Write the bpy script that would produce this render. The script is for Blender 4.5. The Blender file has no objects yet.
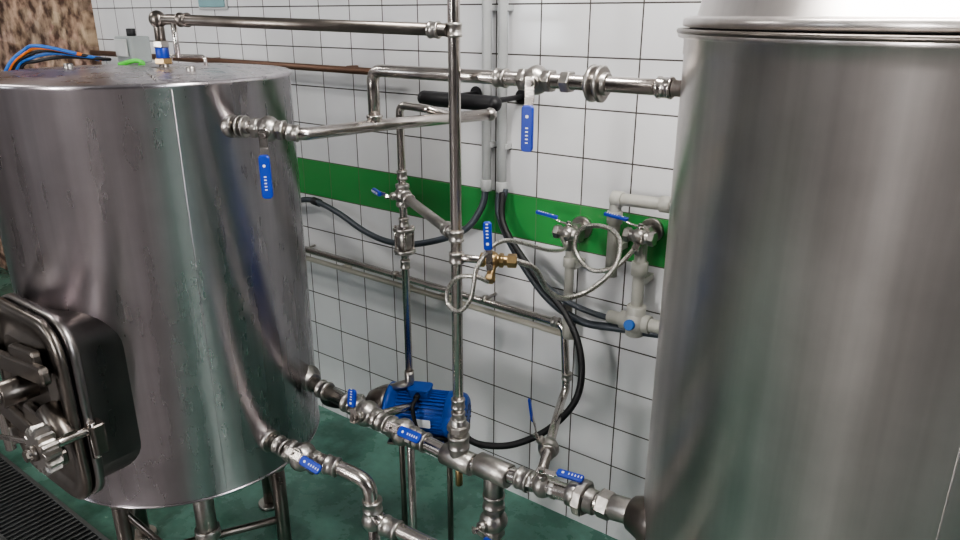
import bpy, bmesh, math, random
from mathutils import Vector, Matrix, Euler
random.seed(4)
S=bpy.context.scene
FZ=0.06
# ---------------------------------------------------------------- materials
def newmat(n):
    m=bpy.data.materials.new(n); m.use_nodes=True
    return m,m.node_tree,m.node_tree.nodes['Principled BSDF']
def N(nt,t,**k):
    n=nt.nodes.new(t)
    for a,b in k.items(): setattr(n,a,b)
    return n
def plain(n,c,metal=0,rough=.5,noise=.0,scale=30,bump=0,spec=None):
    m,nt,b=newmat(n)
    b.inputs['Metallic'].default_value=metal; b.inputs['Roughness'].default_value=rough
    b.inputs['Base Color'].default_value=(*c,1)
    tc=N(nt,'ShaderNodeTexCoord'); nz=N(nt,'ShaderNodeTexNoise'); nz.inputs['Scale'].default_value=scale; nz.inputs['Detail'].default_value=4
    nt.links.new(tc.outputs['Object'],nz.inputs['Vector'])
    if noise>0:
        r=N(nt,'ShaderNodeMapRange'); r.inputs['To Min'].default_value=rough-noise; r.inputs['To Max'].default_value=rough+noise
        nt.links.new(nz.outputs['Fac'],r.inputs['Value']); nt.links.new(r.outputs[0],b.inputs['Roughness'])
        x=N(nt,'ShaderNodeMixRGB'); x.inputs[1].default_value=(*[v*.72 for v in c],1); x.inputs[2].default_value=(*[min(1,v*1.15) for v in c],1)
        nt.links.new(nz.outputs['Fac'],x.inputs[0]); nt.links.new(x.outputs[0],b.inputs['Base Color'])
    if bump>0:
        bp=N(nt,'ShaderNodeBump'); bp.inputs['Strength'].default_value=bump; bp.inputs['Distance'].default_value=.002
        nt.links.new(nz.outputs['Fac'],bp.inputs['Height']); nt.links.new(bp.outputs[0],b.inputs['Normal'])
    return m
M={}
M['pipe']=plain('polished_pipe_steel',(.58,.54,.51),1,.22,.07,40)
M['cast']=plain('cast_fitting_steel',(.47,.445,.42),1,.35,.08,90,.3)
M['dark']=plain('dark_pipe_steel',(.23,.205,.185),1,.32,.1,25)
M['rust']=plain('brown_rail',(.17,.10,.07),.6,.45,.1,25)
M['blue']=plain('blue_vinyl_handle',(.010,.045,.40),0,.38,.05,20)
M['pump']=plain('blue_pump_paint',(.01,.09,.46),0,.35,.08,20)
M['white']=plain('white_print',(.8,.82,.85),0,.5)
M['black']=plain('black_rubber',(.012,.012,.014),0,.5,.1,30)
M['hose']=plain('slate_hose',(.055,.065,.08),0,.38,.08,30)
M['cond']=plain('pale_grey_conduit',(.57,.58,.58),0,.4,.05,10)
M['pvc']=plain('grey_pvc',(.44,.43,.39),0,.42,.06,14)
M['beige']=plain('beige_pipe',(.52,.49,.42),0,.45,.06,14)
M['brass']=plain('brass',(.42,.30,.16),1,.35,.08,60)
M['grate']=plain('grate_steel',(.16,.17,.17),.9,.5,.1,60)
M['greybox']=plain('grey_plastic',(.35,.38,.38),0,.5,.05,10)
M['notice']=plain('pale_blue_panel',(.25,.42,.45),0,.4,.05,10)
M['orange']=plain('orange_cable',(.75,.20,.03),0,.5)
M['cblue']=plain('blue_cable',(.03,.15,.5),0,.5)
M['lime']=plain('green_tape',(.12,.7,.08),0,.5)
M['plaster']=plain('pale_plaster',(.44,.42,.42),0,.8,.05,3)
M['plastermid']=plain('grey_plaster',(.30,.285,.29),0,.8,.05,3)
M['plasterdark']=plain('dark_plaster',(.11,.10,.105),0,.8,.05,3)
M['ceil']=plain('ceiling_paint',(.48,.48,.48),0,.8,.05,3)
M['frame']=plain('window_frame_paint',(.5,.5,.5),0,.5)
M['added_dark_door']=plain('added_dark_door_paint',(.05,.045,.05),0,.5,.05,8)  # for the added door that darkens the left tank's reflection
def braid():
    m,nt,b=newmat('braided_steel_hose'); b.inputs['Metallic'].default_value=.95; b.inputs['Roughness'].default_value=.3
    tc=N(nt,'ShaderNodeTexCoord'); v=N(nt,'ShaderNodeTexVoronoi'); v.inputs['Scale'].default_value=330
    nt.links.new(tc.outputs['Object'],v.inputs['Vector'])
    r=N(nt,'ShaderNodeValToRGB'); r.color_ramp.elements[0].color=(.85,.83,.78,1); r.color_ramp.elements[1].color=(.16,.14,.12,1)
    nt.links.new(v.outputs['Distance'],r.inputs[0]); nt.links.new(r.outputs[0],b.inputs['Base Color'])
    bp=N(nt,'ShaderNodeBump'); bp.inputs['Strength'].default_value=.6; bp.inputs['Distance'].default_value=.001
    nt.links.new(v.outputs['Distance'],bp.inputs['Height']); nt.links.new(bp.outputs[0],b.inputs['Normal'])
    return m
M['braid']=braid()
def tanksteel(n,col,rough,aniso,wav=.35,var=.06,mott=.7):
    m,nt,b=newmat(n); b.inputs['Metallic'].default_value=1
    tc=N(nt,'ShaderNodeTexCoord')
    mp=N(nt,'ShaderNodeMapping'); mp.inputs['Scale'].default_value=(22,22,.6)   # vertical streaks
    nt.links.new(tc.outputs['Object'],mp.inputs['Vector'])
    a=N(nt,'ShaderNodeTexNoise'); a.inputs['Scale'].default_value=1; a.inputs['Detail'].default_value=6
    nt.links.new(mp.outputs[0],a.inputs['Vector'])
    c=N(nt,'ShaderNodeTexNoise'); c.inputs['Scale'].default_value=4.5; c.inputs['Detail'].default_value=5; c.inputs['Roughness'].default_value=.55
    nt.links.new(tc.outputs['Object'],c.inputs['Vector'])
    mx=N(nt,'ShaderNodeMath',operation='ADD'); nt.links.new(a.outputs['Fac'],mx.inputs[0]); nt.links.new(c.outputs['Fac'],mx.inputs[1])
    r=N(nt,'ShaderNodeMapRange'); r.inputs['From Min'].default_value=.65; r.inputs['From Max'].default_value=1.35
    r.inputs['To Min'].default_value=rough-var; r.inputs['To Max'].default_value=rough+var
    nt.links.new(mx.outputs[0],r.inputs['Value']); nt.links.new(r.outputs[0],b.inputs['Roughness'])
    cr=N(nt,'ShaderNodeMapRange'); cr.inputs['From Min'].default_value=.7; cr.inputs['From Max'].default_value=1.3
    nt.links.new(mx.outputs[0],cr.inputs['Value'])
    x=N(nt,'ShaderNodeMixRGB'); x.inputs[1].default_value=(*[v*mott for v in col],1); x.inputs[2].default_value=(*[min(1,v*1.12) for v in col],1)
    nt.links.new(cr.outputs[0],x.inputs[0]); nt.links.new(x.outputs[0],b.inputs['Base Color'])
    bp2=N(nt,'ShaderNodeBump'); bp2.inputs['Strength'].default_value=wav; bp2.inputs['Distance'].default_value=.004
    w=N(nt,'ShaderNodeTexNoise'); w.inputs['Scale'].default_value=1; w.inputs['Detail'].default_value=0
    mp3=N(nt,'ShaderNodeMapping'); mp3.inputs['Scale'].default_value=(6,6,.8); nt.links.new(tc.outputs['Object'],mp3.inputs['Vector']); nt.links.new(mp3.outputs[0],w.inputs['Vector'])
    nt.links.new(w.outputs['Fac'],bp2.inputs['Height']); nt.links.new(bp2.outputs[0],b.inputs['Normal'])
    b.inputs['Anisotropic'].default_value=aniso; b.inputs['Anisotropic Rotation'].default_value=.25
    tg=N(nt,'ShaderNodeTangent'); tg.direction_type='RADIAL'; tg.axis='Z'; nt.links.new(tg.outputs[0],b.inputs['Tangent'])
    return m
M['tankA']=tanksteel('kettle_brushed_steel',(.59,.55,.575),.28,.68,.22,.03,.74)
M['tankB']=tanksteel('tank_brushed_steel',(.65,.61,.59),.33,.6,.15,.04,.74)
M['hatch']=tanksteel('hatch_steel',(.36,.335,.325),.3,.0,.1,.06)
def tilemat(n,horiz):
    m,nt,b=newmat(n)
    g=N(nt,'ShaderNodeNewGeometry'); sp=N(nt,'ShaderNodeSeparateXYZ'); nt.links.new(g.outputs['Position'],sp.inputs[0])
    ax=N(nt,'ShaderNodeMath',operation='ADD'); ax.inputs[1].default_value=1.15+15.5; nt.links.new(sp.outputs[horiz],ax.inputs[0])
    az=N(nt,'ShaderNodeMath',operation='ADD'); az.inputs[1].default_value=-1.03+1.4; nt.links.new(sp.outputs['Z'],az.inputs[0])
    cb=N(nt,'ShaderNodeCombineXYZ'); nt.links.new(ax.outputs[0],cb.inputs[0]); nt.links.new(az.outputs[0],cb.inputs[1])
    br=N(nt,'ShaderNodeTexBrick'); br.offset=0; br.inputs['Scale'].default_value=1; br.inputs['Brick Width'].default_value=.155; br.inputs['Row Height'].default_value=.14
    br.inputs['Mortar Size'].default_value=.0022; br.inputs['Mortar Smooth'].default_value=.1; br.inputs['Bias'].default_value=0
    br.inputs['Color1'].default_value=(.74,.74,.76,1); br.inputs['Color2'].default_value=(.81,.81,.82,1); br.inputs['Mortar'].default_value=(.08,.07,.065,1)
    nt.links.new(cb.outputs[0],br.inputs['Vector'])
    a=N(nt,'ShaderNodeMath',operation='GREATER_THAN'); a.inputs[1].default_value=1.03; nt.links.new(sp.outputs['Z'],a.inputs[0])
    c=N(nt,'ShaderNodeMath',operation='LESS_THAN'); c.inputs[1].default_value=1.17; nt.links.new(sp.outputs['Z'],c.inputs[0])
    d=N(nt,'ShaderNodeMath',operation='MULTIPLY'); nt.links.new(a.outputs[0],d.inputs[0]); nt.links.new(c.outputs[0],d.inputs[1])
    inv=N(nt,'ShaderNodeMath',operation='SUBTRACT'); inv.inputs[0].default_value=1; nt.links.new(br.outputs['Fac'],inv.inputs[1])
    soft=N(nt,'ShaderNodeMath',operation='MULTIPLY_ADD'); soft.inputs[1].default_value=.35; soft.inputs[2].default_value=.65; nt.links.new(inv.outputs[0],soft.inputs[0])
    e=N(nt,'ShaderNodeMath',operation='MULTIPLY'); nt.links.new(d.outputs[0],e.inputs[0]); nt.links.new(soft.outputs[0],e.inputs[1])
    x=N(nt,'ShaderNodeMixRGB'); x.inputs[2].default_value=(.06,.31,.085,1)
    nt.links.new(e.outputs[0],x.inputs[0]); nt.links.new(br.outputs['Color'],x.inputs[1])
    nz=N(nt,'ShaderNodeTexNoise'); nz.inputs['Scale'].default_value=2.2; nz.inputs['Detail'].default_value=6; nt.links.new(g.outputs['Position'],nz.inputs['Vector'])
    rr=N(nt,'ShaderNodeMapRange'); rr.inputs['From Min'].default_value=.3; rr.inputs['From Max'].default_value=.8; rr.inputs['To Min'].default_value=1; rr.inputs['To Max'].default_value=.8
    nt.links.new(nz.outputs['Fac'],rr.inputs['Value'])
    y=N(nt,'ShaderNodeMixRGB',blend_type='MULTIPLY'); y.inputs[0].default_value=1; nt.links.new(x.outputs[0],y.inputs[1]); nt.links.new(rr.outputs[0],y.inputs[2])
    nt.links.new(y.outputs[0],b.inputs['Base Color'])
    ro=N(nt,'ShaderNodeMapRange'); ro.inputs['To Min'].default_value=.10; ro.inputs['To Max'].default_value=.8; nt.links.new(br.outputs['Fac'],ro.inputs['Value']); nt.links.new(ro.outputs[0],b.inputs['Roughness'])
    wn=N(nt,'ShaderNodeTexNoise'); wn.inputs['Scale'].default_value=9; wn.inputs['Detail'].default_value=1; nt.links.new(g.outputs['Position'],wn.inputs['Vector'])
    bw=N(nt,'ShaderNodeBump'); bw.inputs['Strength'].default_value=.25; bw.inputs['Distance'].default_value=.004; nt.links.new(wn.outputs['Fac'],bw.inputs['Height'])
    bp=N(nt,'ShaderNodeBump'); bp.invert=True; bp.inputs['Strength'].default_value=.6; bp.inputs['Distance'].default_value=.003; nt.links.new(br.outputs['Fac'],bp.inputs['Height']); nt.links.new(bw.outputs[0],bp.inputs['Normal']); nt.links.new(bp.outputs[0],b.inputs['Normal'])
    return m
M['tileX']=tilemat('white_tile_green_band','X')
def floormat():
    m,nt,b=newmat('green_painted_floor'); g=N(nt,'ShaderNodeNewGeometry')
    nz=N(nt,'ShaderNodeTexNoise'); nz.inputs['Scale'].default_value=4; nz.inputs['Detail'].default_value=9; nz.inputs['Roughness'].default_value=.65; nt.links.new(g.outputs['Position'],nz.inputs['Vector'])
    r=N(nt,'ShaderNodeValToRGB'); r.color_ramp.elements[0].position=.33; r.color_ramp.elements[0].color=(.035,.10,.075,1); r.color_ramp.elements[1].position=.68; r.color_ramp.elements[1].color=(.14,.30,.24,1)
    nt.links.new(nz.outputs['Fac'],r.inputs[0])
    sp=N(nt,'ShaderNodeSeparateXYZ'); nt.links.new(g.outputs['Position'],sp.inputs[0])
    lt=N(nt,'ShaderNodeMath',operation='LESS_THAN'); lt.inputs[1].default_value=-1.22; nt.links.new(sp.outputs['Y'],lt.inputs[0])
    r2=N(nt,'ShaderNodeValToRGB'); r2.color_ramp.elements[0].position=.3; r2.color_ramp.elements[0].color=(.12,.11,.11,1); r2.color_ramp.elements[1].position=.75; r2.color_ramp.elements[1].color=(.26,.245,.24,1)
    nt.links.new(nz.outputs['Fac'],r2.inputs[0])
    x=N(nt,'ShaderNodeMixRGB'); nt.links.new(lt.outputs[0],x.inputs[0]); nt.links.new(r.outputs[0],x.inputs[1]); nt.links.new(r2.outputs[0],x.inputs[2]); nt.links.new(x.outputs[0],b.inputs['Base Color'])
    q=N(nt,'ShaderNodeMapRange'); q.inputs['From Min'].default_value=.35; q.inputs['From Max'].default_value=.65; q.inputs['To Min'].default_value=.08; q.inputs['To Max'].default_value=.45
    nt.links.new(nz.outputs['Fac'],q.inputs['Value']); nt.links.new(q.outputs[0],b.inputs['Roughness'])
    n2=N(nt,'ShaderNodeTexNoise'); n2.inputs['Scale'].default_value=60; nt.links.new(g.outputs['Position'],n2.inputs['Vector'])
    bp=N(nt,'ShaderNodeBump'); bp.inputs['Strength'].default_value=.15; bp.inputs['Distance'].default_value=.003; nt.links.new(n2.outputs['Fac'],bp.inputs['Height']); nt.links.new(bp.outputs[0],b.inputs['Normal'])
    return m
M['floor']=floormat()
def stone():
    m,nt,b=newmat('brown_stone_cladding'); g=N(nt,'ShaderNodeNewGeometry')
    mp=N(nt,'ShaderNodeMapping'); mp.inputs['Scale'].default_value=(5,5,9); nt.links.new(g.outputs['Position'],mp.inputs['Vector'])
    v=N(nt,'ShaderNodeTexVoronoi'); v.inputs['Scale'].default_value=1.6; nt.links.new(mp.outputs[0],v.inputs['Vector'])
    nz=N(nt,'ShaderNodeTexNoise'); nz.inputs['Scale'].default_value=16; nz.inputs['Detail'].default_value=8; nt.links.new(g.outputs['Position'],nz.inputs['Vector'])
    r=N(nt,'ShaderNodeValToRGB'); r.color_ramp.elements[0].position=.36; r.color_ramp.elements[0].color=(.10,.055,.04,1); r.color_ramp.elements[1].position=.66; r.color_ramp.elements[1].color=(.66,.46,.34,1)
    nt.links.new(nz.outputs['Fac'],r.inputs[0])
    vv=N(nt,'ShaderNodeHueSaturation'); vv.inputs['Saturation'].default_value=.2; nt.links.new(v.outputs['Color'],vv.inputs['Color'])
    x=N(nt,'ShaderNodeMixRGB',blend_type='MULTIPLY'); x.inputs[0].default_value=.45; nt.links.new(r.outputs[0],x.inputs[1]); nt.links.new(vv.outputs[0],x.inputs[2]); nt.links.new(x.outputs[0],b.inputs['Base Color'])
    b.inputs['Roughness'].default_value=.85
    bp=N(nt,'ShaderNodeBump'); bp.inputs['Distance'].default_value=.02; nt.links.new(nz.outputs['Fac'],bp.inputs['Height']); nt.links.new(bp.outputs[0],b.inputs['Normal'])
    return m
M['stone']=stone()
def emis(n,c,s):
    m=bpy.data.materials.new(n); m.use_nodes=True; nt=m.node_tree; e=N(nt,'ShaderNodeEmission'); e.inputs[0].default_value=(*c,1); e.inputs[1].default_value=s
    nt.links.new(e.outputs[0],nt.nodes['Material Output'].inputs[0]); return m
M['sky']=emis('daylight_glass',(.9,.95,1),10)
M['sky2']=emis('bright_daylight_glass',(1,.98,.96),60)
M['tube']=emis('fluorescent_tube',(1,.97,.9),14)

# ---------------------------------------------------------------- mesh builder
def V(*a): return Vector(a[0]) if len(a)==1 else Vector(a)
def frame(d):
    d=V(d).normalized(); u=Vector((0,0,1)) if abs(d.z)<.9 else Vector((1,0,0))
    a=u.cross(d).normalized(); return a,d.cross(a).normalized(),d
class B:
    def __init__(s,name): s.name=name; s.v=[]; s.f=[]; s.m=[]; s.sm=[]; s.mats=[]
    def mi(s,k):
        if k not in s.mats: s.mats.append(k)
        return s.mats.index(k)
    def face(s,idx,k,sm=True): s.f.append(idx); s.m.append(s.mi(k)); s.sm.append(sm)
    def rings(s,rings,k,closed=False,caps=True,sm=True):
        n=len(rings[0]); st=[]
        for r in rings:
            st.append(len(s.v)); s.v.extend(r)
        L=len(rings)
        for i in range(L if closed else L-1):
            a=st[i]; b=st[(i+1)%L]
            for j in range(n):
                s.face((a+j,a+(j+1)%n,b+(j+1)%n,b+j),k,sm)
        if caps and not closed:
            s.face(tuple(range(st[0]+n-1,st[0]-1,-1)),k,False); s.face(tuple(range(st[-1],st[-1]+n)),k,False)
    def lathe(s,p,d,prof,k,n=24,caps=True,sm=True,rot=0):
        p=V(p); a,b,d=frame(d)
        s.rings([[p+d*t+(a*math.cos(2*math.pi*j/n+rot)+b*math.sin(2*math.pi*j/n+rot))*max(r,1e-4) for j in range(n)] for t,r in prof],k,caps=caps,sm=sm)
    def cyl(s,p,q,r,k,n=20,r2=None):
        p=V(p);q=V(q); L=(q-p).length; r2=r if r2 is None else r2; c=min(.0015,r*.2)
        s.lathe(p,q-p,[(0,r-c),(c,r),(L-c,r2),(L,r2-c)],k,n)
    def hexn(s,p,d,r,h,k):
        p=V(p);d=V(d).normalized(); s.lathe(p-d*h/2,d,[(0,r*.93),(h*.12,r),(h*.88,r),(h,r*.93)],k,6,sm=False)
    def torus(s,c,d,R,r,k,n=36,m=10):
        c=V(c);a,b,d=frame(d)
        rs=[]
        for i in range(n):
            t=2*math.pi*i/n; o=a*math.cos(t)+b*math.sin(t)
            rs.append([c+o*(R+r*math.cos(2*math.pi*j/m))+d*r*math.sin(2*math.pi*j/m) for j in range(m)])
        s.rings(rs,k,closed=True)
    def sphere(s,c,r,k,sc=(1,1,1),n=16):
        c=V(c)
        rs=[]
        for i in range(n+1):
            t=math.pi*i/n
            rs.append([c+Vector((sc[0]*r*max(math.sin(t),1e-3)*math.cos(2*math.pi*j/n),sc[1]*r*max(math.sin(t),1e-3)*math.sin(2*math.pi*j/n),-sc[2]*r*math.cos(t))) for j in range(n)])
        s.rings(rs,k)
    def sweep(s,pts,r,k,n=14,caps=True):
        pts=[V(p) for p in pts]; t=[]
        for i in range(len(pts)):
            a=pts[max(i-1,0)]; b=pts[min(i+1,len(pts)-1)]; t.append((b-a).normalized())
        a,b,_=frame(t[0]); rs=[]
        for i,p in enumerate(pts):
            a=(a-t[i]*a.dot(t[i])).normalized(); b=t[i].cross(a)
            rr=r(i/(len(pts)-1)) if callable(r) else r
            rs.append([p+(a*math.cos(2*math.pi*j/n)+b*math.sin(2*math.pi*j/n))*rr for j in range(n)])
        s.rings(rs,k,caps=caps)
    def pipe(s,pts,r,k,bend=None,n=18,seg=8):
        pts=[V(p) for p in pts]; bend=bend or r*2.4; out=[pts[0]]
        for i in range(1,len(pts)-1):
            p=pts[i]; a=pts[i-1]-p; b=pts[i+1]-p; la=a.length; lb=b.length; a.normalize(); b.normalize()
            ang=a.angle(b)
            if ang>math.radians(176): out.append(p); continue
            cut=min(bend/math.tan(ang/2),la*.48,lb*.48); p0=p+a*cut; p1=p+b*cut
            for q in range(seg+1):
                u=q/seg; out.append(p0*(1-u)**2+p*2*u*(1-u)+p1*u*u)
        out.append(pts[-1]); s.sweep(out,r,k,n)
    def curve(s,pts,r,k,n=12,seg=14):
        P=[V(p) for p in pts]; P=[P[0]*2-P[1]]+P+[P[-1]*2-P[-2]]; out=[]
        for i in range(1,len(P)-2):
            for q in range(seg):
                t=q/seg; a,b,c,d=P[i-1],P[i],P[i+1],P[i+2]
                out.append(.5*((2*b)+(c-a)*t+(2*a-5*b+4*c-d)*t*t+(3*b-a-3*c+d)*t**3))
        out.append(P[-2]); s.sweep(out,r,k,n)
    def box(s,c,size,k,axes=None,bev=.0):
        c=V(c); X,Y,Z=axes if axes else (Vector((1,0,0)),Vector((0,1,0)),Vector((0,0,1)))
        X=V(X).normalized();Y=V(Y).normalized();Z=V(Z).normalized()
        hx,hy,hz=size[0]/2,size[1]/2,size[2]/2
        if bev<=0:
            bev=min(hx,hy,hz)*.12
        def loop(e,z):
            o=[]
            for sx,sy,a0 in ((1,1,0),(-1,1,90),(-1,-1,180),(1,-1,270)):
                for q in range(4):
                    t=math.radians(a0+q*30); o.append(c+X*(sx*(hx-bev)+(bev-e)*math.cos(t))+Y*(sy*(hy-bev)+(bev-e)*math.sin(t))+Z*z)
            return o
        e=min(bev*.35,hz*.4)
        s.rings([loop(e,-hz),loop(0,-hz+e),loop(0,hz-e),loop(e,hz)],k,sm=False)
    def make(s,parent=None):
        me=bpy.data.meshes.new(s.name); me.from_pydata([tuple(v) for v in s.v],[],s.f)
        for k in s.mats: me.materials.append(M[k])
        me.polygons.foreach_set('material_index',s.m); me.polygons.foreach_set('use_smooth',s.sm); me.update()
        bm=bmesh.new(); bm.from_mesh(me); bmesh.ops.recalc_face_normals(bm,faces=bm.faces); bm.to_mesh(me); bm.free()
        o=bpy.data.objects.new(s.name,me); S.collection.objects.link(o)
        if parent: o.parent=parent
        return o
    def make_centred(s,origin):
        """same, with the object origin on the vessel axis (radial tangents need it)"""
        o=V(origin); s.v=[V(v)-o for v in s.v]; ob=s.make(); ob.location=o; return ob
def socket(b,p,d,r,k='cast',L=None):
    L=L or r*1.9; d=V(d).normalized(); p=V(p)-d*L/2
    b.lathe(p,d,[(0,r*1.22),(L*.06,r*1.36),(L*.2,r*1.36),(L*.24,r*1.26),(L*.76,r*1.26),(L*.8,r*1.36),(L*.94,r*1.36),(L,r*1.22)],k,22)
def union(b,p,d,r,k='cast'):
    p=V(p);d=V(d).normalized()
    b.lathe(p-d*r*1.6,d,[(0,r*1.2),(r*.1,r*1.35),(r*.9,r*1.35),(r*1,r*1.3),(r*3.1,r*1.3),(r*3.2,r*1.2)],k,22)
    b.lathe(p-d*r*.55,d,[(0,r*1.75),(r*.15,r*1.9),(r*.95,r*1.9),(r*1.1,r*1.75)],k,8,sm=False)
def triclamp(b,p,d,r,k='cast'):
    p=V(p);d=V(d).normalized()
    for o in (-.55,.55):
        b.lathe(p+d*(o*r-.25*r),d,[(0,r*1.9),(r*.08,r*2.1),(r*.42,r*2.1),(r*.5,r*1.9)],k,28)
    b.cyl(p-d*r*1.4,p+d*r*1.4,r*1.3,k)
def handle(b,p,d,st,L=.11,w=.024,k='blue'):
    p=V(p);d=V(d).normalized();st=V(st).normalized();x=d.cross(st).normalized()
    b.box(p+d*.012,(.05,w*.8,.003),'pipe',(d,x,st),.004)
    b.box(p+d*(.035+.006)+st*.004,(.03,w*.75,.003),'pipe',((d+st*.25),x,st-d*.25),.003)
    c=p+d*(.03+L*.5)+st*.010
    b.box(c,(L*.82,w,.009),k,(d,x,st),w*.3)
    b.hexn(p+st*.004,st,.007,.008,'pipe')
    q=c+st*.005
    b.box(q-d*L*.22,(.006,.006,.0006),'white',(d,x,st),.002)
    for i in range(5):
        b.box(q+d*(L*.02+i*.0072-.004),(.0026,.0055,.0006),'white',(d,x,st),.0006)
def valve(name,p,axis,stem,hdir,r=.014,L=.11,k='cast',w=.024,hl='blue'):
    b=B(name); p=V(p);d=V(axis).normalized();st=V(stem).normalized()
    b.lathe(p-d*r*2.6,d,[(0,r*1.25),(r*.1,r*1.45),(r*1.0,r*1.45),(r*1.15,r*1.25),(r*1.5,r*1.6),(r*2.1,r*1.95),(r*2.6,r*2.05),(r*3.1,r*1.95),(r*3.7,r*1.6),(r*4.05,r*1.25),(r*4.2,r*1.45),(r*5.1,r*1.45),(r*5.2,r*1.25)],k,24)
    for o in (-2.1,2.1): b.hexn(p+d*r*o,d,r*1.62,r*.95,k)
    b.cyl(p+st*r*1.6,p+st*r*2.7,r*.85,k,14); b.cyl(p+st*r*2.6,p+st*r*3.5,r*.42,'pipe',10)
    handle(b,p+st*r*3.4,hdir,st,L,w,hl)
    return b.make()

# ---------------------------------------------------------------- room shell
def slab(name,lo,hi,k):
    b=B(name); lo=V(lo);hi=V(hi)
    vs=[Vector((x,y,z)) for z in (lo.z,hi.z) for x,y in ((lo.x,lo.y),(hi.x,lo.y),(hi.x,hi.y),(lo.x,hi.y))]
    b.v=vs
    for f in ((0,3,2,1),(4,5,6,7),(0,1,5,4),(1,2,6,5),(2,3,7,6),(3,0,4,7)): b.face(f,k,False)
    return b.make()
X0,X1,Y0,H=-6.2,2.6,-5.2,3.3
slab('floor',(X0,Y0,FZ-.1),(X1,0,FZ),'floor')
slab('wall_back',(X0,0,FZ-.1),(X1,.12,H),'tileX')
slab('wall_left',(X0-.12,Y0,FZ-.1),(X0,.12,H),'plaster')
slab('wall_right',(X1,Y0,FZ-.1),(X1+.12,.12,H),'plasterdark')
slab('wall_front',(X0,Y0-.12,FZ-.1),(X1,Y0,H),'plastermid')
slab('ceiling',(X0,Y0,H),(X1,.12,H+.1),'ceil')
slab('trim_1',(X0,-.045,FZ),(-3.68,0,H),'stone')
def window(name,c,w,h,ax,k='sky',mull=True):
    b=B(name); c=V(c)
    n=Vector((0,1,0)) if ax=='y' else Vector((-1,0,0)); x=Vector((1,0,0)) if ax=='y' else Vector((0,1,0)); z=Vector((0,0,1))
    b.box(c+n*.012,(w,h,.01),k,(x,z,n),.002)
    for sx in ((-1,0,1) if mull else (-1,1)): b.box(c+n*.03+x*sx*w/2,(.05,h+.05,.05),'frame',(x,z,n),.004)
    for sz in (-1,1): b.box(c+n*.03+z*sz*h/2,(w+.05,.05,.05),'frame',(x,z,n),.004)
    b.make()
window('window_1',(-1.35,Y0,1.72),.5,1.0,'y','sky2',False)
window('window_2',(X1,-1.5,2.2),1.0,1.5,'x')
window('window_3',(-4.6,Y0,1.9),1.0,1.2,'y')
b=B('added_dark_door_1')  # unseen double door, added so the left tank reflects a dark band
for sx in (-.66,.66):
    b.box((.75+sx,Y0+.03,FZ+1.25),(1.3,2.5,.05),'added_dark_door',((1,0,0),(0,0,1),(0,-1,0)),.01)
    b.box((.75+sx,Y0+.06,FZ+1.75),(1.0,.9,.012),'added_dark_door',((1,0,0),(0,0,1),(0,-1,0)),.02); b.box((.75+sx,Y0+.06,FZ+.65),(1.0,.9,.012),'added_dark_door',((1,0,0),(0,0,1),(0,-1,0)),.02)
    b.cyl((.75+sx*.15,Y0+.09,FZ+.95),(.75+sx*.15,Y0+.09,FZ+1.15),.012,'pipe')
b.make()
def lamp(name,c,ax,e):
    b=B(name); c=V(c); x=Vector((1,0,0)) if ax=='x' else Vector((0,1,0)); y=Vector((0,0,1)).cross(x)
    b.box(c+Vector((0,0,.03)),(1.3,.18,.05),'frame',(x,y,(0,0,1)),.01)
    for s in (-1,1): b.cyl(c-x*.6+y*s*.05-Vector((0,0,.012)),c+x*.6+y*s*.05-Vector((0,0,.012)),.014,'tube',12)
    b.cyl(c+Vector((0,0,.05))+x*.4,(c+x*.4).xy.to_3d()+Vector((0,0,H)),.006,'frame',8)
    b.cyl(c+Vector((0,0,.05))-x*.4,(c-x*.4).xy.to_3d()+Vector((0,0,H)),.006,'frame',8)
    b.make()
    l=bpy.data.lights.new(name+'_light','AREA'); l.shape='RECTANGLE'; l.size=1.2; l.size_y=.16; l.energy=e; l.color=(1,.97,.93)
    o=bpy.data.objects.new(name+'_light',l); S.collection.objects.link(o); o.location=c-Vector((0,0,.04)); o.rotation_euler=(0,0,0 if ax=='x' else math.pi/2)
lamp('fluorescent_light',(-.20,-.80,2.65),'x',36)
lamp('fluorescent_light',(-3.4,-1.5,2.9),'x',20)
lamp('fluorescent_light',(-1.5,-3.6,2.9),'x',16)

# ---------------------------------------------------------------- left tank
T1=Vector((-1.796,-.851,0)); R1=.365; Z1a,Z1b=.533,1.565
b=B('stainless_steel_tank')
prof=[(Z1a-.05,.001),(Z1a-.045,.12),(Z1a-.03,.25),(Z1a-.012,.335),(Z1a,.36),(Z1a+.008,R1),(Z1b-.012,R1),(Z1b-.010,R1+.004),(Z1b-.002,R1+.004),(Z1b,R1),(Z1b+.001,R1-.012),(Z1b+.003,R1-.03),(Z1b+.012,.05),(Z1b+.012,.001)]
b.lathe(T1,(0,0,1),prof,'tankA',128)
b.torus(T1+Vector((0,0,Z1a+.004)),(0,0,1),R1-.001,.003,'tankA',128,8)
def on1(phi,z,r=R1): t=math.radians(phi); return T1+Vector((r*math.cos(t),r*math.sin(t),z))
b.cyl(on1(-20,Z1a+.01,R1-.0014),on1(-20,Z1b-.012,R1-.0014),.0018,'tankA',8)
for ph in (-75,15,105,195):
    b.cyl(on1(ph,FZ+.012,.29),on1(ph,Z1a-.005,.29),.02,'dark'); b.cyl(on1(ph,FZ,.29),on1(ph,FZ+.014,.29),.04,'cast',20)
    b.lathe(on1(ph,Z1a-.06,.29),(0,0,1),[(0,.021),(.01,.026),(.05,.03)],'cast',20)
ls=[on1(a,.30,.29) for a in (-75,15,105,195)]
for i in range(4): b.cyl(ls[i],ls[(i+1)%4],.011,'dark',12)
for a,c in ((-75,15),(15,105)): b.cyl(on1(a,.46,.29),on1((a+c)/2,.12,.22),.010,'dark',12)
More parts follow.
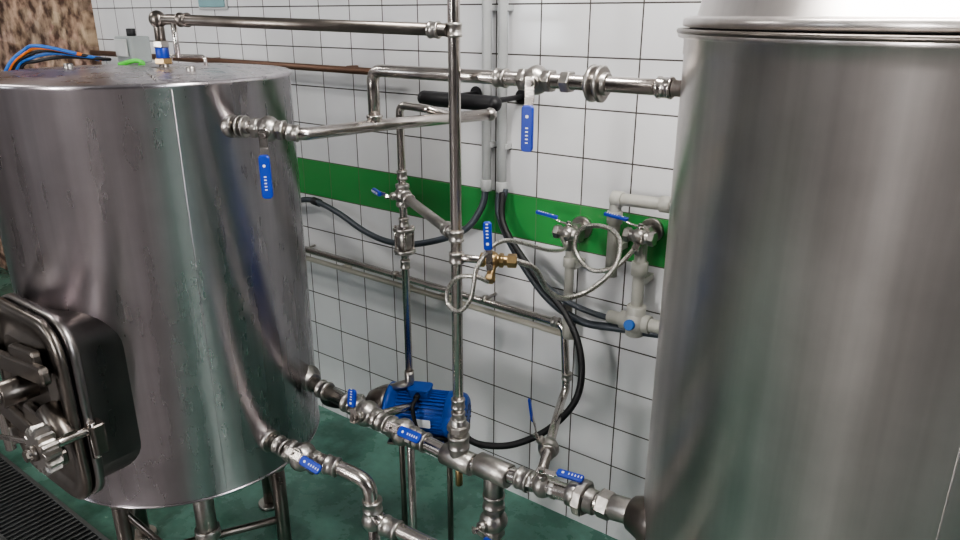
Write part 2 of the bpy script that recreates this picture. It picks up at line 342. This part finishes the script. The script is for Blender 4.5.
b.cyl(on1(-30,Z1a-.02,.24),on1(-30,.34,.24),.027,'cast'); b.cyl(on1(-30,.36,.24),on1(-30,.33,.24),.034,'cast'); b.pipe([on1(-30,.35,.24),on1(-30,.24,.24),on1(-30,.24,.24)+Vector((.3,-.05,0))],.02,'pipe')
b.cyl((-1.75,-.81,Z1b),(-1.75,-.81,Z1b+.012),.035,'cast')
b.cyl((-1.75,-.81,Z1b+.01),(-1.75,-.81,Z1b+.035),.012,'pipe')
b.cyl((-2.1,-.72,Z1b+.006),(-1.5,-.98,Z1b+.006),.003,'hatch',8)
for x,y in ((-1.95,-.95),(-1.62,-.82)): b.cyl((x,y,Z1b),(x,y,Z1b+.02),.012,'cast',6)
b.pipe([(-1.9,-.70,Z1b),(-1.9,-.70,Z1b+.03),(-1.8,-.66,Z1b+.03),(-1.8,-.66,Z1b)],.005,'pipe')
# ---- manway
hx,hz=-1.715,.855; hw,hh=.18,.23
def rr(w,h,y,cr=.085,n=8):
    o=[]
    for sx,sz,a0 in ((1,1,0),(-1,1,90),(-1,-1,180),(1,-1,270)):
        for q in range(n+1):
            t=math.radians(a0+q*90/n); o.append(Vector((hx+sx*(w-cr)+cr*math.cos(t),y,hz+sz*(h-cr)+cr*math.sin(t))))
    return o
b.rings([rr(hw-.018,hh-.018,-1.06),rr(hw-.018,hh-.018,-1.215),rr(hw-.006,hh-.006,-1.222),rr(hw,hh,-1.226),rr(hw,hh,-1.242),rr(hw-.004,hh-.004,-1.246)],'hatch')
b.rings([rr(hw-.012,hh-.012,-1.246),rr(hw-.012,hh-.012,-1.252)],'black')
b.rings([rr(hw-.004,hh-.004,-1.252),rr(hw,hh,-1.256),rr(hw,hh,-1.266),rr(hw-.006,hh-.006,-1.272),rr(hw-.03,hh-.03,-1.272,.06),rr(hw-.036,hh-.036,-1.262,.055),rr(hw-.065,hh-.065,-1.262,.045),rr(hw-.08,hh-.08,-1.272,.04)],'dark')
def arm(z,tilt):
    b.box((hx-.02,-1.295,z),(hw*2+.02,.042,.02),'dark',((1,0,tilt),(-tilt,0,1),(0,-1,0)),.012)
    b.box((hx+.05,-1.285,z+.02),(.13,.07,.02),'dark',((1,0,tilt),(-tilt,0,1),(0,-1,0)),.012)
arm(hz+.10,.12); arm(hz-.06,-.10)
b.cyl((hx+.02,-1.26,hz+.05),(hx+.02,-1.345,hz+.05),.030,'dark',24); b.cyl((hx+.02,-1.33,hz+.05),(hx+.02,-1.365,hz+.05),.018,'cast',20)
b.cyl((hx-hw+.01,-1.29,hz-.19),(hx-hw+.01,-1.29,hz+.19),.012,'pipe')
for dz in (-.15,.15): b.box((hx-hw,-1.26,hz+dz),(.05,.06,.05),'cast',None,.006)
b.box((hx+hw-.02,-1.225,hz-.055),(.075,.035,.075),'dark',None,.008)
b.cyl((hx+hw+.005,-1.235,hz-.10),(hx+hw+.005,-1.235,hz-.01),.010,'pipe',12)
kc=Vector((hx+hw-.003,-1.332,hz-.03))
b.cyl(kc+Vector((0,.10,0)),kc-Vector((0,.035,0)),.012,'pipe')
# toothed hand wheel
n=14; rs=[]
for y_,s_ in ((.018,.80),(.013,.97),(-.012,1),(-.018,.9)):
    rs.append([kc+Vector((math.cos(2*math.pi*(j+.5)/(n*4))*(.056 if j%4<2 else .042)*s_,y_,math.sin(2*math.pi*(j+.5)/(n*4))*(.056 if j%4<2 else .042)*s_)) for j in range(n*4)])
b.rings(rs,'cast',sm=False)
b.cyl(kc-Vector((0,.015,0)),kc-Vector((0,.028,0)),.018,'dark'); b.hexn(kc-Vector((0,.034,0)),(0,1,0),.013,.012,'dark')
b.cyl(kc+Vector((-.30,.005,-.085)),kc+Vector((-.01,.026,-.01)),.0065,'pipe')
b.cyl(kc+Vector((-.075,.050,.05)),kc+Vector((.0,.045,.0)),.026,'dark')
b.make_centred(T1)

b=B('junction_box'); b.box((-2.03,-.73,Z1b+.045),(.085,.06,.07),'greybox',None,.008); b.box((-2.03,-.764,Z1b+.05),(.06,.006,.045),'cond',None,.003); b.cyl((-2.03,-.73,Z1b+.08),(-2.03,-.73,Z1b+.10),.012,'black'); b.make()
b=B('cable_bundle')
for i,(k,o) in enumerate((('black',0),('cblue',.02),('black',.035),('orange',.05),('cblue',.06))):
    b.curve([(-2.05,-.79-o*.5,Z1b+.02),(-2.03,-.84-o,Z1b+.025+o*.3),(-2.07,-.90-o,Z1b+.03+o*.5),(-2.12,-.95-o*.4,Z1b+.02+o*.5),(-2.15,-.98-o*.6,Z1b+.0),(-2.19,-.98-o,Z1b-.12),(-2.21,-.93-o,Z1b-.4)],.0045,k)
b.make()
b=B('green_strap'); b.curve([(-1.99,-.80,Z1b+.008),(-1.96,-.77,Z1b+.018),(-1.92,-.77,Z1b+.014),(-1.90,-.79,Z1b+.008)],.006,'lime'); b.make()
b=B('wall_panel'); b.box((-2.70,-.008,1.78),(.17,.10,.014),'notice',((1,0,0),(0,0,1),(0,-1,0)),.006); b.box((-2.70,-.005,1.78),(.19,.12,.008),'frame',((1,0,0),(0,0,1),(0,-1,0)),.006); b.make()

# ---------------------------------------------------------------- right tank
T2=Vector((-.070,-.476,0)); R2=.433; Z2=1.668
b=B('stainless_steel_tank')
pr=[(.36,.001),(.365,.1),(.39,.28),(.42,.39),(.44,.425),(.455,R2),(Z2-.03,R2),(Z2-.028,R2+.002),(Z2-.004,R2+.002),(Z2-.002,R2+.010),(Z2,R2+.012),(Z2+.006,R2+.012),(Z2+.008,R2+.010),(Z2+.009,R2-.004)]
b.lathe(T2,(0,0,1),pr,'tankB',144)
b.lathe(T2,(0,0,1),[(Z2+.006,R2-.006),(Z2+.014,R2-.006)],'black',144)
b.lathe(T2,(0,0,1),[(Z2+.014,R2+.000),(Z2+.016,R2+.006),(Z2+.026,R2+.006),(Z2+.029,R2+.000),(Z2+.031,R2-.016),(Z2+.10,R2-.03),(Z2+.105,R2-.045),(Z2+.22,.10),(Z2+.22,.001)],'tankB',144)
b.torus(T2+Vector((0,0,Z2+.008)),(0,0,1),R2+.011,.004,'dark',144,8)
def on2(phi,z,r=R2): t=math.radians(phi); return T2+Vector((r*math.cos(t),r*math.sin(t),z))
b.cyl(on2(-78,.46,R2-.0014),on2(-78,Z2-.03,R2-.0014),.0018,'tankB',8)
for ph in (-60,30,120,210):
    b.cyl(on2(ph,FZ+.012,.33),on2(ph,.43,.33),.022,'pipe'); b.cyl(on2(ph,FZ,.33),on2(ph,FZ+.014,.33),.045,'cast')
b.box(on2(178,Z2+.004,R2+.022),(.035,.022,.004),'pipe',None,.003)
b.lathe((-.44,-.66,.73),(-1,0,0),[(-.05,.06),(0,.058),(.02,.045),(.045,.036),(.05,.03)],'dark',28)
b.make_centred(T2)

# ---------------------------------------------------------------- pipes
P='steel_pipe'
b=B(P); b.pipe([(-1.75,-.81,1.62),(-1.75,-.81,1.688),(-1.72,-.80,1.690),(-.945,-.675,1.672)],.0125,'dark',.02)
b.sphere((-1.75,-.81,1.690),.021,'dark'); socket(b,(-1.67,-.79,1.689),(1,.16,-.02),.0125,'dark',.03); b.cyl((-1.70,-.80,1.60),(-1.70,-.80,1.685),.007,'pipe')
socket(b,(-.975,-.68,1.672),(1,.16,-.02),.0125,'cast'); b.make()
b=B('tri_clamp_fitting'); b.cyl((-1.75,-.81,1.595),(-1.75,-.81,1.625),.016,'blue'); b.hexn((-1.75,-.81,1.592),(0,0,1),.022,.014,'brass'); b.hexn((-1.75,-.81,1.632),(0,0,1),.02,.016,'cast'); b.make()
b=B('wall_rail'); b.cyl((-3.66,-.05,1.53),(-1.60,-.05,1.52),.012,'rust')
for x in (-3.5,-2.7,-1.9): b.cyl((x,-.001,1.528),(x,-.05,1.528),.008,'rust',10)
b.make()
YC,ZC=-.587,1.578
b=B(P); b.pipe([(-1.245,YC,1.46),(-1.245,YC,ZC),(-.47,YC,ZC)],.0145,'pipe',.03)
socket(b,(-.875,YC,ZC),(1,0,0),.0145); triclamp(b,(-.655,YC,ZC),(1,0,0),.0165); socket(b,(-.52,YC,ZC),(1,0,0),.0145,'pipe',.03); b.hexn((-.72,YC,ZC),(1,0,0),.022,.02,'cast'); b.make()
valve('ball_valve',(-.79,YC,ZC),(1,0,0),(0.3,-1,-.05),(0,0,-1),.0145)
A=[(-1.45,-.862,1.463),(-1.36,-.828,1.463),(-1.285,-.775,1.448),(-1.245,-.60,1.450),(-1.11,-.30,1.457)]
b=B(P); b.pipe(A,.0145,'pipe',.04); b.cyl(A[0],(-1.425,-.852,1.463),.026,'cast')
socket(b,(-1.30,-.79,1.452),(.75,.6,-.1),.0145); socket(b,(-1.245,-.587,1.46),(0,0,1),.0145,'pipe',.03); b.sphere(A[-1],.017,'cast'); triclamp(b,(-1.405,-.845,1.463),(.93,.36,0),.012); b.make()
valve('ball_valve',(-1.345,-.820,1.460),(.85,.45,-.05),(.6,-.8,-.12),(0,0,-1),.0145,.118)
XR,YR=-.941,-.66
b=B(P); b.cyl((XR,YR,.70),(XR,YR,H),.0125,'pipe',20)
for z in (1.245,1.195,.83,.795): socket(b,(XR,YR,z),(0,0,1),.0125,'cast',.026)
union(b,(XR,YR,.765),(0,0,1),.015); socket(b,(XR,YR,1.672),(0,0,1),.0125,'cast',.028)
b.make()
XP,YP=-1.29,-.45
b=B(P); b.pipe([(XP,YP,.62),(XP,YP,1.483),(-1.20,-.445,1.478),(-1.155,-.40,1.458)],.0105,'pipe',.022)
for z in (1.30,1.17,1.05,.70): socket(b,(XP,YP,z),(0,0,1),.0105,'cast',.026)
b.cyl((XP,YP,1.245),(XR,YR,1.245),.0125,'cast'); socket(b,(-1.25,-.474,1.245),(.35,-.21,0),.0125,'cast',.03); socket(b,(-.985,-.633,1.245),(.35,-.21,0),.0125,'cast',.03)
b.make()
valve('ball_valve',(XP,YP,1.245),(0,0,1),(-.5,-.85,0),(-1,.5,.0),.012,.065,'cast',.014)
b=B('check_valve'); 
for z in (1.088,1.150): b.lathe((XP,YP,z-.005),(0,0,1),[(0,.028),(.002,.03),(.009,.03),(.011,.028)],'cast',24)
b.lathe((XP,YP,1.09),(0,0,1),[(0,.016),(.02,.021),(.04,.021),(.06,.016)],'cast',24)
for a in range(4):
    t=math.radians(45+90*a); b.cyl((XP+.024*math.cos(t),YP+.024*math.sin(t),1.078),(XP+.024*math.cos(t),YP+.024*math.sin(t),1.162),.0032,'pipe',8)
b.make()
b=B('padded_wall_bracket'); b.cyl((-1.42,-.2,1.47),(-1.17,-.2,1.47),.022,'black'); b.sphere((-1.42,-.2,1.47),.022,'black'); b.sphere((-1.17,-.2,1.47),.022,'black')
for x in (-1.38,-1.21): b.cyl((x,-.001,1.47),(x,-.2,1.47),.008,'black'); b.cyl((x,-.001,1.47),(x,-.006,1.47),.022,'black')
b.make()
b=B(P); b.pipe([(-2.6,-.06,.825),(-1.0,-.06,.805),(-.975,-.075,.60),(-.97,-.11,.575),(-.72,-.64,.70)],.0125,'pipe',.035)
for p in ((-1.03,-.06,.806),(-.978,-.07,.64)): socket(b,p,(1,0,0) if p[0]<-1 else (0,0,1),.0125)
for x in (-2.2,-1.7,-1.3): b.cyl((x,-.001,.82),(x,-.06,.815),.005,'cast',8); b.lathe((x-.006,-.06,.816),(1,0,0),[(0,.015),(.012,.015)],'cast')
b.make()
b=B('plastic_water_pipe'); b.pipe([(-2.6,-.045,.778),(-1.15,-.045,.768),(-.97,-.045,.765)],.010,'beige')
b.cyl((-1.68,-.045,.772),(-1.64,-.045,.772),.014,'beige')
for x in (-2.0,-1.5): b.box((x,-.024,.772),(.02,.045,.02),'beige')
b.make()
valve('ball_valve',(-.80,-.47,.66),(.42,-.88,.22),(-.6,-.3,.7),(-.1,-.1,1),.0135,.075,'cast',.016)

# conduits & hoses
b=B('electrical_conduit')
for x,z in ((-1.32,1.18),(-1.262,1.18)):
    b.cyl((x,-.028,z),(x,-.028,H),.0145,'cond')
    b.cyl((x,-.028,z-.006),(x,-.028,z+.03),.018,'cond')
    for zz in (1.32,1.72,2.3,2.9): b.box((x,-.016,zz),(.036,.03,.016),'cond')
b.make()
b=B('rubber_hose'); b.curve([(-1.32,-.03,1.19),(-1.325,-.05,1.12),(-1.38,-.08,1.04),(-1.54,-.10,.975),(-1.70,-.08,.945),(-1.85,-.06,.955),(-2.0,-.05,1.0),(-2.16,-.035,1.02),(-2.3,-.03,.99)],.011,'hose'); b.cyl((-2.11,-.035,1.015),(-2.15,-.035,1.02),.015,'black'); b.make()
b=B('rubber_hose'); b.curve([(-1.265,-.03,1.19),(-1.255,-.05,1.12),(-1.21,-.06,1.04),(-1.12,-.07,.94),(-1.03,-.08,.875),(-.93,-.08,.84),(-.82,-.07,.845),(-.66,-.06,.86)],.012,'hose'); b.make()
b=B('rubber_hose'); b.curve([(-1.25,-.04,1.18),(-1.22,-.07,1.08),(-1.09,-.10,.965),(-.96,-.12,.865),(-.885,-.16,.77),(-.87,-.20,.66),(-.92,-.26,.57),(-1.0,-.33,.52),(-1.08,-.38,.515),(-1.13,-.40,.535)],.010,'black'); b.make()
b=B('rubber_hose'); b.curve([(-1.245,-.03,1.19),(-1.235,-.06,1.10),(-1.13,-.08,.98),(-1.0,-.09,.905),(-.86,-.08,.875),(-.72,-.07,.885)],.009,'hose'); b.make()

# braided hoses with brass tap
b=B('sample_tap'); b.cyl((XR,YR,1.195),(-.89,-.64,1.195),.009,'pipe'); 
b.hexn((-.83,-.605,1.195),(.87,.5,0),.016,.02,'brass'); b.cyl((-.89,-.64,1.195),(-.82,-.60,1.195),.011,'brass'); b.cyl((-.865,-.625,1.195),(-.85,-.66,1.165),.009,'brass'); b.hexn((-.85,-.66,1.165),(.3,-.7,-.6),.012,.014,'brass'); b.make()
valve('ball_valve',(-.868,-.627,1.195),(.87,.5,0),(.45,-.9,0),(-.05,0,1),.010,.075,'brass',.018)
b=B('braided_hose'); b.curve([(-.825,-.60,1.195),(-.80,-.56,1.17),(-.80,-.50,1.10),(-.80,-.42,1.055),(-.768,-.35,1.063),(-.75,-.26,1.10),(-.775,-.19,1.15),(-.84,-.15,1.165),(-.92,-.13,1.14),(-.93,-.14,1.08),(-.87,-.16,1.04),(-.80,-.15,1.06),(-.755,-.12,1.12)],.0065,'braid',10); b.hexn((-.757,-.12,1.118),(.3,.2,.8),.011,.02,'pipe'); b.make()
b=B('braided_hose'); b.curve([(-.85,-.665,1.16),(-.87,-.69,1.175),(-.91,-.70,1.165),(-.935,-.70,1.13),(-.93,-.705,1.10),(-.895,-.71,1.095),(-.87,-.70,1.13),(-.865,-.68,1.20),(-.855,-.60,1.235),(-.86,-.40,1.16),(-.93,-.2,1.10),(-1.0,-.10,1.095)],.005,'braid',10); b.make()

# PVC plumbing on the wall
b=B('pvc_plumbing')
b.pipe([(-.60,-.07,1.235),(-.85,-.07,1.225),(-.85,-.07,1.0)],.017,'pvc',.03)
b.cyl((-.86,-.07,1.225),(-.83,-.07,1.225),.022,'pvc'); b.cyl((-.85,-.07,1.19),(-.85,-.07,1.155),.022,'pvc'); b.cyl((-.72,-.07,1.23),(-.69,-.07,1.231),.022,'pvc')
b.cyl((-.765,-.07,1.14),(-.765,-.07,.86),.017,'pvc'); b.cyl((-.765,-.07,1.06),(-.765,-.07,1.02),.023,'pvc'); b.cyl((-.765,-.07,.93),(-.765,-.07,.84),.027,'pvc')
b.cyl((-.85,-.07,.875),(-.62,-.07,.885),.019,'pvc'); b.cyl((-.81,-.07,.877),(-.72,-.07,.881),.026,'pvc'); b.sphere((-.765,-.075,.88),.034,'pvc')
b.cyl((-.765,-.09,.88),(-.765,-.118,.885),.015,'cblue')
b.cyl((-.985,-.07,1.11),(-.985,-.07,.90),.014,'pvc'); b.cyl((-.985,-.07,1.03),(-.985,-.07,1.0),.019,'pvc'); b.pipe([(-.985,-.07,.92),(-.985,-.07,.775),(-.985,-.045,.768)],.014,'pvc')
for p in ((-.985,1.0),(-.765,1.0),(-.85,1.08)): b.box((p[0],-.032,p[1]),(.03,.06,.02),'pvc')
b.make()
def wallvalve(x,z):
    b=B('angle_valve'); y=-.085
    b.cyl((x,-.001,z),(x,-.012,z),.034,'cast'); b.cyl((x,-.001,z),(x,y-.02,z),.017,'cast'); b.hexn((x,-.05,z),(0,1,0),.024,.022,'cast'); b.sphere((x,y,z),.024,'cast')
    b.cyl((x-.035,y,z),(x+.035,y,z),.016,'cast'); b.hexn((x+.036,y,z),(1,0,0),.021,.016,'cast'); b.hexn((x-.036,y,z),(1,0,0),.021,.016,'cast')
    b.cyl((x,y,z-.01),(x,y,z-.05),.014,'cast'); b.cyl((x,y,z+.015),(x,y,z+.030),.008,'pipe')
    handle(b,(x,y,z+.028),(-1,-.1,.12),(.12,0,1),.085,.013); b.make()
wallvalve(-.985,1.105); wallvalve(-.765,1.135)

# ---------------------------------------------------------------- lower manifold
b=B('pipe_manifold'); r=.020
pts=[(-1.50,-.66,.715),(-1.20,-.66,.685),(-.94,-.66,.675),(-.60,-.66,.715),(-.45,-.66,.735)]
b.pipe(pts,r,'pipe',.05)
def on(x):
    for i in range(len(pts)-1):
        if pts[i][0]<=x<=pts[i+1][0]:
            u=(x-pts[i][0])/(pts[i+1][0]-pts[i][0]); return Vector(pts[i]).lerp(Vector(pts[i+1]),u)
b.lathe((-1.495,-.66,.715),(1,0,0),[(0,.045),(.006,.045),(.01,.03),(.03,.026)],'cast',24)
for x in (-1.42,-1.32,-1.19,-1.06,-.87,-.75): socket(b,on(x),(1,0,0),r*.98,'cast',.034)
c=on(XR); b.cyl(c-Vector((.045,0,0)),c+Vector((.045,0,0)),.028,'cast'); b.cyl(c,c+Vector((0,0,.055)),.024,'cast'); socket(b,c+Vector((0,0,.05)),(0,0,1),.02)
c=on(-.835); b.cyl(c-Vector((.045,0,0)),c+Vector((.045,0,0)),.029,'cast'); b.cyl(c,c-Vector((0,0,.07)),.025,'cast'); b.cyl(c-Vector((0,0,.05)),(c.x,c.y,FZ+.012),.018,'pipe'); socket(b,c-Vector((0,0,.085)),(0,0,1),.02); b.cyl((c.x,c.y,FZ),(c.x,c.y,FZ+.014),.04,'cast')
union(b,on(-.60),(1,0,0),.021); b.hexn(on(-.545),(1,0,0),.031,.03,'cast'); b.cyl(on(-.53),on(-.46),.027,'cast')
b.cyl((-1.24,-.66,.685),(-1.24,-.45,.63),.012,'pipe')
b.cyl((XR+.0,-.66,.65),(XR,-.66,.60),.009,'brass')
b.cyl((-1.10,-.66,.67),(-1.10,-.66,FZ),.010,'pipe'); b.cyl((-1.10,-.66,FZ),(-1.10,-.66,FZ+.01),.03,'cast')
b.make()
valve('ball_valve',on(-1.255),(1,0,-.1),(.15,-.95,.25),(0,.15,1),.018,.06)
valve('ball_valve',on(-1.125),(1,0,-.05),(0,-.75,.65),(1,0,0),.018,.085,'cast',.026)
valve('ball_valve',on(-.70),(1,0,.1),(.05,-.25,1),(1,.15,.02),.014,.075,'cast',.018)
valve('ball_valve',(-.835,-.66,.545),(0,0,1),(-.2,-1,0),(1,-.1,0),.017,.075,'cast',.018)

# outlet from kettle
b=B('drain_pipe'); r=.019
O=[(-1.44,-.851,.64),(-1.33,-.84,.628),(-1.20,-.80,.613),(-1.13,-.785,.60),(-1.125,-.782,.49),(-.80,-.74,.465),(-.30,-.70,.46)]
b.pipe([O[0],O[2],O[3],O[4],O[5],O[6]],r,'pipe',.055)
b.cyl(O[0],(-1.42,-.85,.638),.03,'cast'); socket(b,(-1.385,-.845,.634),(1,.05,-.1),r); socket(b,(-1.235,-.81,.617),(1,.3,-.1),r); socket(b,(-1.125,-.782,.53),(0,0,1),r); 
c=V((-1.125,-.782,.485)); b.sphere(c,.03,'cast'); socket(b,(-1.07,-.775,.482),(1,.12,-.07),r*1.05,'cast',.05); b.cyl(c,(c.x,c.y,FZ),.015,'pipe'); b.cyl((c.x,c.y,FZ),(c.x,c.y,FZ+.012),.035,'cast')
b.cyl((-.60,-.725,.465),(-.60,-.725,FZ),.012,'pipe')
b.make()
valve('ball_valve',(-1.315,-.836,.626),(1,.12,-.1),(.25,-.70,.66),(.75,.1,-.18),.019,.075,'cast',.024)

# ---------------------------------------------------------------- pump
b=B('electric_water_pump'); a0=V((-1.345,-.478,.592)); a1=V((-1.13,-.38,.592)); d=(a1-a0).normalized(); L=(a1-a0).length; sd=V((0,0,1)).cross(d)
b.lathe(a0-d*.07,d,[(0,.03),(.004,.045),(.03,.060),(.05,.068),(.062,.070),(.066,.064)],'dark',32)
b.cyl(a0-d*.075,a0-d*.12,.022,'cast'); b.hexn(a0-d*.10,d,.03,.025,'cast')
b.lathe(a0-d*.005,d,[(0,.068),(.004,.078),(.016,.078),(.02,.070),(.034,.060)],'pump',36)
b.lathe(a0+d*.02,d,[(0,.050),(.005,.060),(L*.70,.060),(L*.72,.058)],'pump',36)
for i in range(36):
    t=2*math.pi*i/36
    o=sd*math.cos(t)+V((0,0,1))*math.sin(t)
    b.box(a0+d*(.02+L*.36)+o*.062,(L*.62,.003,.010),'pump',(d,d.cross(o),o),.001)
b.lathe(a0+d*(L*.74),d,[(0,.062),(.004,.069),(.040,.069),(.052,.065),(.060,.055),(.064,.038),(.065,.01)],'pump',36)
for i in range(12):
    t=2*math.pi*i/12; o=sd*math.cos(t)+V((0,0,1))*math.sin(t); b.box(a0+d*(L*.74+.064)+o*.028,(.002,.005,.02),'black',(d,d.cross(o),o),.001)
tb=a0+d*(L*.40)+V((0,0,.066)); b.box(tb,(.065,.055,.026),'pump',(d,sd,(0,0,1)),.012); b.box(tb+V((0,0,.014)),(.068,.058,.006),'pump',(d,sd,(0,0,1)),.012)
b.cyl(tb-sd*.024,tb-sd*.045,.009,'black',12)
b.box(a0+d*.12-sd*.0675,(.045,.026,.001),'white',(d,(0,0,1),sd),.002)
b.curve([tb-sd*.045,tb-sd*.08-V((0,0,.02)),tb-sd*.08-V((0,0,.10))+d*.03,V((-1.14,-.41,.53))],.006,'black')
for t in (.05,.16): b.box(a0+d*t-V((0,0,.066)),(.02,.11,.03),'pump',(d,sd,(0,0,1)),.004)
b.box(a0+d*.105-V((0,0,.085)),(.20,.12,.008),'dark',(d,sd,(0,0,1)),.004)
for t in (.03,.18):
    q=a0+d*t; b.cyl((q.x,q.y,q.z-.085),(q.x,q.y,FZ),.009,'dark',12); b.cyl((q.x,q.y,FZ),(q.x,q.y,FZ+.008),.03,'dark',16)
b.pipe([a0-d*.03+V((0,0,.05)),V((XP,YP,.68)),V((XP,YP,.72))],.014,'cast',.02)
b.curve([a0-d*.11,a0-d*.16+V((0,0,-.01)),V((-1.49,-.60,.62)),V((-1.42,-.66,.70))],.012,'black')
b.make()

b=B('floor_drain_grate')
b.box((-3.2,-1.12,FZ+.004),(2.6,.20,.008),'black',None,.002)
for y in (-1.22,-1.02): b.box((-3.2,y,FZ+.009),(2.6,.014,.014),'grate',None,.002)
for i in range(104): b.box((-4.49+i*.025,-1.12,FZ+.009),(.008,.19,.010),'grate',None,.001)
b.make()

# ---------------------------------------------------------------- camera, world
cam=bpy.data.cameras.new('camera'); co=bpy.data.objects.new('camera',cam); S.collection.objects.link(co); S.camera=co
cam.sensor_width=36; cam.lens=27; cam.clip_start=.02
co.location=(0,-1.84,1.7); co.rotation_euler=(math.radians(70.5),0,math.radians(36.6))
w=bpy.data.worlds.new('world'); S.world=w; w.use_nodes=True; w.node_tree.nodes['Background'].inputs[0].default_value=(.5,.6,.7,1); w.node_tree.nodes['Background'].inputs[1].default_value=.2
S.view_settings.view_transform='AgX'
S.view_settings.look='AgX - Medium High Contrast'
S.view_settings.exposure=0
